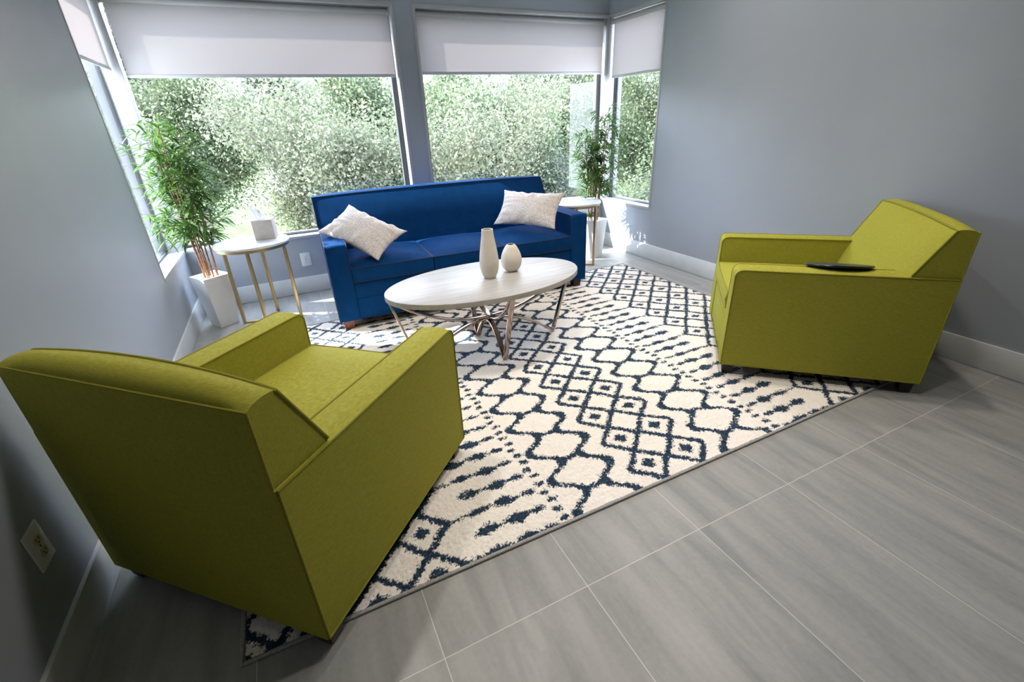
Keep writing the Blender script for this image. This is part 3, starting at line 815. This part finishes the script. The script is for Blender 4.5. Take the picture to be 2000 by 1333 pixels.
# ------------------------------------------------------------------ outlets
def outlet(loc, rz, pw, ph, mt, label):
    root = empty('wall_outlet', loc, rz, label=label, cat='outlet')
    bm = bmesh.new(); add_box(bm, (-pw/2, -0.006, -ph/2), (pw/2, 0, ph/2)); bm_obj('cover_plate', bm, M['plate'], root, bevel=0.0035)
    for s in (-1, 1):
        bm = bmesh.new(); n = 20; f = []; g = []
        for i in range(n):
            a = 2*math.pi*i/n; x = 0.0155*math.cos(a); z = max(-0.0125, min(0.0125, 0.017*math.sin(a)))
            f.append(bm.verts.new((x, -0.0085, z+s*0.0195))); g.append(bm.verts.new((x, -0.005, z+s*0.0195)))
        bm.faces.new(f); bm.faces.new(g[::-1])
        for i in range(n): bm.faces.new((f[i], f[(i+1) % n], g[(i+1) % n], g[i]))
        r = bm_obj('receptacle', bm, mt, root)
        bm = bmesh.new()
        for dx, h in ((-0.0062, 0.0038), (0.0062, 0.0030)):
            add_box(bm, (dx-0.001, -0.0090, s*0.0195+0.003-h), (dx+0.001, -0.0084, s*0.0195+0.003+h))
        add_box(bm, (-0.0022, -0.0090, s*0.0195-0.0095), (0.0022, -0.0084, s*0.0195-0.0055))
        bm_obj('slots', bm, M['slot'], r, smooth=None)
    lathe('screw', [(0, 0.002), (0.003, 0.0015), (0.0035, 0)], M['nickel'], root, n=12).matrix_local = Matrix.Translation((0, -0.006, 0)) @ Rx(math.pi/2)
    return root
outlet((XL, 1.310, 0.349), math.pi/2, 0.080, 0.118, M['ivory'], 'white outlet plate with ivory sockets on the left wall behind the green armchair')
outlet((0.066, YB, 0.293), 0, 0.080, 0.116, M['plate'], 'white wall outlet on the back wall between side table and sofa')

# ------------------------------------------------------------------ potted bamboo
def leaf_geo(V, F, p, d, up, L, wd, droop, rnd):
    d = Vector(d).normalized(); side = d.cross(Vector(up))
    if side.length < 1e-3: side = Vector((1, 0, 0))
    side.normalize(); nrm = side.cross(d)
    prof = [(0.0, 0.10), (0.18, 0.75), (0.42, 1.0), (0.72, 0.62), (1.0, 0.02)]
    base = len(V)
    for f, ww in prof:
        c = Vector(p)+d*(L*f)-Vector((0, 0, 1))*(droop*L*f*f)
        hw = wd*ww*0.5
        V += [c-side*hw+nrm*hw*0.35, c, c+side*hw+nrm*hw*0.35]
    for k in range(4):
        a = base+k*3
        F += [(a, a+1, a+4, a+3), (a+1, a+2, a+5, a+4)]
def bamboo(loc, rz, H, seed, nst, label, spread, lean=(0, 0), low=True, dens=1.0, ts=0.195, bs=0.137, ph=0.38, prot=0.0):
    rnd = random.Random(seed)
    root = empty('potted_bamboo', loc, rz, label=label, cat='plant', group='potted bamboo plants by the windows')
    bm = bmesh.new()
    def ring(s, z): return [bm.verts.new(Rz(prot) @ Vector((sx*s/2, sy*s/2, z))) for sx, sy in ((-1, -1), (1, -1), (1, 1), (-1, 1))]
    R0 = [ring(bs, 0), ring(ts, ph), ring(ts-0.016, ph), ring(ts-0.03, ph-0.05)]
    for a, b in zip(R0[:-1], R0[1:]):
        for i in range(4): bm.faces.new((a[i], a[(i+1) % 4], b[(i+1) % 4], b[i]))
    bm.faces.new(R0[0][::-1]); bm.faces.new(R0[-1])
    bm_obj('pot', bm, M['pot'], root, bevel=0.003, smooth=30)
    bm = bmesh.new(); g = []
    n = 12
    for j in range(n+1):
        g.append([bm.verts.new(Rz(prot) @ Vector(((i/n-0.5)*(ts-0.022), (j/n-0.5)*(ts-0.022), ph-0.016+0.006*rnd.random()))) for i in range(n+1)])
    for j in range(n):
        for i in range(n): bm.faces.new((g[j][i], g[j][i+1], g[j+1][i+1], g[j+1][i]))
    bm_obj('pebbles', bm, M['pebble'], root, smooth=None)
    V, F = [], []
    for s in range(nst):
        a = 2*math.pi*s/nst+rnd.uniform(-0.3, 0.3); r0 = rnd.uniform(0.025, 0.058); h = H*rnd.uniform(0.72, 0.97)-0.0
        tx = lean[0]+math.cos(a)*rnd.uniform(0.02, 0.10); ty = lean[1]+math.sin(a)*rnd.uniform(0.02, 0.10)
        pts, rad = [], []
        K = 22
        for k in range(K+1):
            f = k/K; pts.append(Vector((r0*math.cos(a)+tx*f**1.4, r0*math.sin(a)+ty*f**1.4, ph-0.03+(h-ph+0.03)*f)))
            rad.append((0.0058 if k % 3 else 0.0070)*(1-0.55*f))
        tube('stem', pts, rad, M['stem'], root, n=7)
        for k in range(K+1):
            z = pts[k].z
            if z < ph+0.20*(H-ph): continue
            for c in range(2 if rnd.random() < 0.5*dens else 1):
                az = rnd.uniform(0, 2*math.pi); tl = rnd.uniform(0.05, spread)*(1-0.35*(z-ph)/(H-ph))
                el = rnd.uniform(0.1, 0.9); d = Vector((math.cos(az)*math.cos(el), math.sin(az)*math.cos(el), math.sin(el)))
                tip = pts[k]+d*tl+Vector((0, 0, -0.02))
                # twig as a thin strip of the foliage mesh
                sd_ = d.cross(Vector((0, 0, 1))).normalized()*0.0012; b0 = len(V)
                V += [pts[k]-sd_, pts[k]+sd_, tip+sd_, tip-sd_]; F.append((b0, b0+1, b0+2, b0+3))
                for q in range(rnd.randint(4, 7)):
                    az2 = az+rnd.uniform(-1.5, 1.5); el2 = rnd.uniform(-0.5, 0.75)
                    d2 = Vector((math.cos(az2)*math.cos(el2), math.sin(az2)*math.cos(el2), math.sin(el2)))
                    leaf_geo(V, F, pts[k].lerp(tip, rnd.uniform(0.55, 1.0)), d2, (0, 0, 1), rnd.uniform(0.080, 0.140), rnd.uniform(0.013, 0.020), rnd.uniform(0.05, 0.40), rnd)
    if low:
        for q in range(30):
            az2 = rnd.uniform(0, 6.28); el2 = rnd.uniform(0.2, 0.9); p = Vector((-0.05, 0.0, ph+0.02))
            leaf_geo(V, F, p, (math.cos(az2)*math.cos(el2), math.sin(az2)*math.cos(el2), math.sin(el2)), (0, 0, 1), rnd.uniform(0.08, 0.14), 0.016, 0.2, rnd)
    mesh_obj('foliage', V, F, M['bamboo_leaf'], root, smooth=0)
    return root
bamboo((-0.593, 3.838, 0), 0, 1.44, 11, 9, 'potted bamboo in a white square pot beside the left window corner', 0.27, lean=(0.0, 0.0), low=False, prot=math.radians(33), dens=1.9)
bamboo((2.740, 3.835, 0), 0, 1.40, 23, 8, 'potted bamboo in a white square pot in the right window corner', 0.22, lean=(0.03, 0.0), low=True, prot=math.radians(22), dens=1.9)

# ------------------------------------------------------------------ outside
GZ = -4.0
bm = bmesh.new(); g = []
for j in range(25):
    row = []
    for i in range(31):
        x = -30+i*2.2; y = 4.6+j*1.6 if j > 0 else YB+TH+0.05
        d = max(0, y-12); z = GZ+0.16*d+0.5*noise.noise((x*0.15, y*0.15, 0))
        row.append(bm.verts.new((x, y, z)))
    g.append(row)
for j in range(24):
    for i in range(30): bm.faces.new((g[j][i], g[j][i+1], g[j+1][i+1], g[j+1][i]))
bm_obj('ground', bm, M['ground'], None, smooth=0, kind='structure')

def tree_proto(seed, H, R, nleaf, leaf, lmat, thin=False):
    rnd = random.Random(seed)
    bm = bmesh.new(); tips = []
    def grow(p, d, L, r, depth):
        n = 5; pts = [p.copy()]; dd = d.copy()
        for k in range(n):
            dd = (dd+Vector((rnd.uniform(-.22, .22), rnd.uniform(-.22, .22), rnd.uniform(-.08, .14)))).normalized()
            pts.append(pts[-1]+dd*(L/n))
        add_tube(bm, pts, [r*(1-0.45*k/n) for k in range(n+1)], 6)
        if depth >= 2: tips.extend(pts[2:])
        if depth == 4: return
        for c in range(rnd.choice((2, 3, 3))):
            az = rnd.uniform(0, 6.28); sp = rnd.uniform(0.45, 0.95)
            q = (dd+Vector((math.cos(az), math.sin(az), rnd.uniform(-0.2, 0.4)))*sp).normalized()
            grow(pts[rnd.choice((3, 4, 5))], q, L*rnd.uniform(0.62, 0.82), r*0.52, depth+1)
    for s in range(2 if thin else 1):
        grow(Vector((0.2*s, 0.15*s, 0)), Vector((rnd.uniform(-.2, .2), rnd.uniform(-.2, .2), 1)).normalized(), H*0.34, 0.09 if thin else 0.15, 0)
    root = empty('tree')
    bm_obj('trunk', bm, M['bark'], root, smooth=60)
    rs = np.random.RandomState(seed)
    tp = np.array([tuple(t) for t in tips])
    c = tp[rs.randint(len(tp), size=nleaf)]+rs.normal(0, 0.15*R/2, (nleaf, 3))*(0.5+rs.rand(nleaf))[:, None]
    d = rs.normal(size=(nleaf, 3)); d /= np.linalg.norm(d, axis=1)[:, None]
    e_ = rs.normal(size=(nleaf, 3)); e_ -= d*(e_*d).sum(1)[:, None]; e_ /= np.linalg.norm(e_, axis=1)[:, None]
    L = leaf*(0.6+0.8*rs.rand(nleaf))[:, None]; Wd = L*0.30
    nrm = np.cross(d, e_)
    v = np.stack([c-d*L/2, c+e_*Wd+nrm*L*0.08, c+d*L/2, c-e_*Wd+nrm*L*0.08], 1).reshape(-1, 3).astype(np.float32)
    me = bpy.data.meshes.new('crown'); me.vertices.add(nleaf*4); me.vertices.foreach_set('co', v.ravel())
    me.loops.add(nleaf*4); me.loops.foreach_set('vertex_index', np.arange(nleaf*4, dtype=np.int32))
    me.polygons.add(nleaf); me.polygons.foreach_set('loop_start', np.arange(0, nleaf*4, 4, dtype=np.int32)); me.update(calc_edges=True)
    me.materials.append(lmat); o = bpy.data.objects.new('crown', me); COL.objects.link(o); o.parent = root
    return root
protos = [tree_proto(5, 6.4, 3.0, 60000, 0.058, M['leafA'], True), tree_proto(9, 7.0, 3.4, 100000, 0.064, M['leafB']), tree_proto(14, 6.4, 3.2, 90000, 0.068, M['leafC'])]
TREES = [  # x, y, base z, scale, rotation, proto, label
 (0.7, 9.4, -3.9, 1.04, 0.0, 0, 'pale small-leaved tree with a forked trunk, nearest the left back window'),
 (-2.9, 9.6, -3.6, 1.02, 1.1, 0, 'pale tree behind the left potted bamboo'),
 (4.4, 9.0, -3.7, 0.98, 2.0, 0, 'pale tree in the middle of the right back window'),
 (7.6, 10.2, -3.4, 1.02, 0.6, 1, 'yellow-green tree behind the right potted bamboo'),
 (6.6, 6.3, -3.6, 0.86, 2.6, 1, 'green tree filling the narrow right wall window'),
 (6.1, 8.0, -4.7, 0.92, 5.5, 2, 'low grey-green tree just outside the narrow right wall window'),
 (10.0, 8.2, -3.6, 1.10, 4.0, 1, 'green tree farther out past the right wall window'),
 (2.4, 13.2, -3.4, 1.12, 3.1, 1, 'green tree behind the pier between the back windows'),
 (-1.4, 14.0, -3.2, 1.15, 0.4, 1, 'green tree deep behind the left back window'),
 (6.2, 14.6, -3.2, 1.15, 5.2, 2, 'grey-green tree deep behind the right back window'),
 (-8.2, 3.6, -3.6, 1.05, 1.9, 1, 'added unseen green tree blocking low light straight out from the left wall window'),  # out of view, added to block horizon light through the left window
 (-8.8, 8.2, -3.5, 1.08, 0.9, 2, 'added unseen grey-green tree blocking low light beyond the left wall window'),  # second added light blocker, also out of view
 (-7.6, -0.8, -3.5, 1.05, 4.4, 2, 'added unseen grey-green light-blocking tree outside the left wall towards the camera side'),  # third unseen tree, added against low sky light from the left
 (-6.4, 12.6, -3.4, 1.15, 2.2, 0, 'pale tree at the far left edge of the garden'),
 (9.2, 11.8, -3.4, 1.10, 3.3, 1, 'green tree between the right corner of the room and the slope'),
 (11.0, 14.0, -3.0, 1.25, 1.4, 0, 'pale tree beyond the right corner of the room'),
 (1.4, 18.2, -2.9, 1.10, 0.9, 2, 'distant grey-green tree low in front of the pale house'),
 (-4.6, 18.6, -2.7, 1.25, 2.9, 2, 'distant grey-green tree on the slope at left'),
 (9.6, 19.4, -2.6, 1.25, 3.7, 1, 'distant green tree on the slope at right'),
 (15.2, 10.4, -3.0, 1.3, 5.0, 2, 'grey-green tree far beyond the right wall window'),
 (15.5, 18.0, -2.6, 1.35, 0.2, 1, 'tall green tree at the far right of the slope'),
]
used = set()
for x, y, z, s, r, p, lab in TREES:
    o = protos[p] if p not in used else copy_tree(protos[p]); used.add(p)
    o.location = (x, y, z); o.scale = (s, s, s); o.rotation_euler = (0, 0, r)
    tag(o, lab, 'tree', 'garden trees outside the windows')

hs = empty('house', (7.0, 27.5, -2.2), 0.25, label='pale grey neighbouring house with a shingle roof behind the trees', cat='house')
box('walls', (-7, -3, -1), (7, 3, 4.2), M['house'], hs)
bm = bmesh.new()
v = [bm.verts.new(c) for c in ((-7.5, -3.6, 4.1), (7.5, -3.6, 4.1), (7.5, 3.6, 4.1), (-7.5, 3.6, 4.1), (-7.5, 0, 6.4), (7.5, 0, 6.4))]
for f in ((0, 1, 5, 4), (2, 3, 4, 5), (0, 4, 3), (1, 2, 5), (0, 3, 2, 1)): bm.faces.new([v[i] for i in f])
bm_obj('roof', bm, M['roof'], hs, smooth=None)
for wx in (-4.5, -1.5, 1.5, 4.5):
    f_ = box('window', (wx-0.5, -3.05, 1.6), (wx+0.5, -2.98, 3.0), M['frame'], hs)
    box('pane', (wx-0.42, -3.07, 1.68), (wx+0.42, -3.05, 2.92), M['frame_dark'], f_)
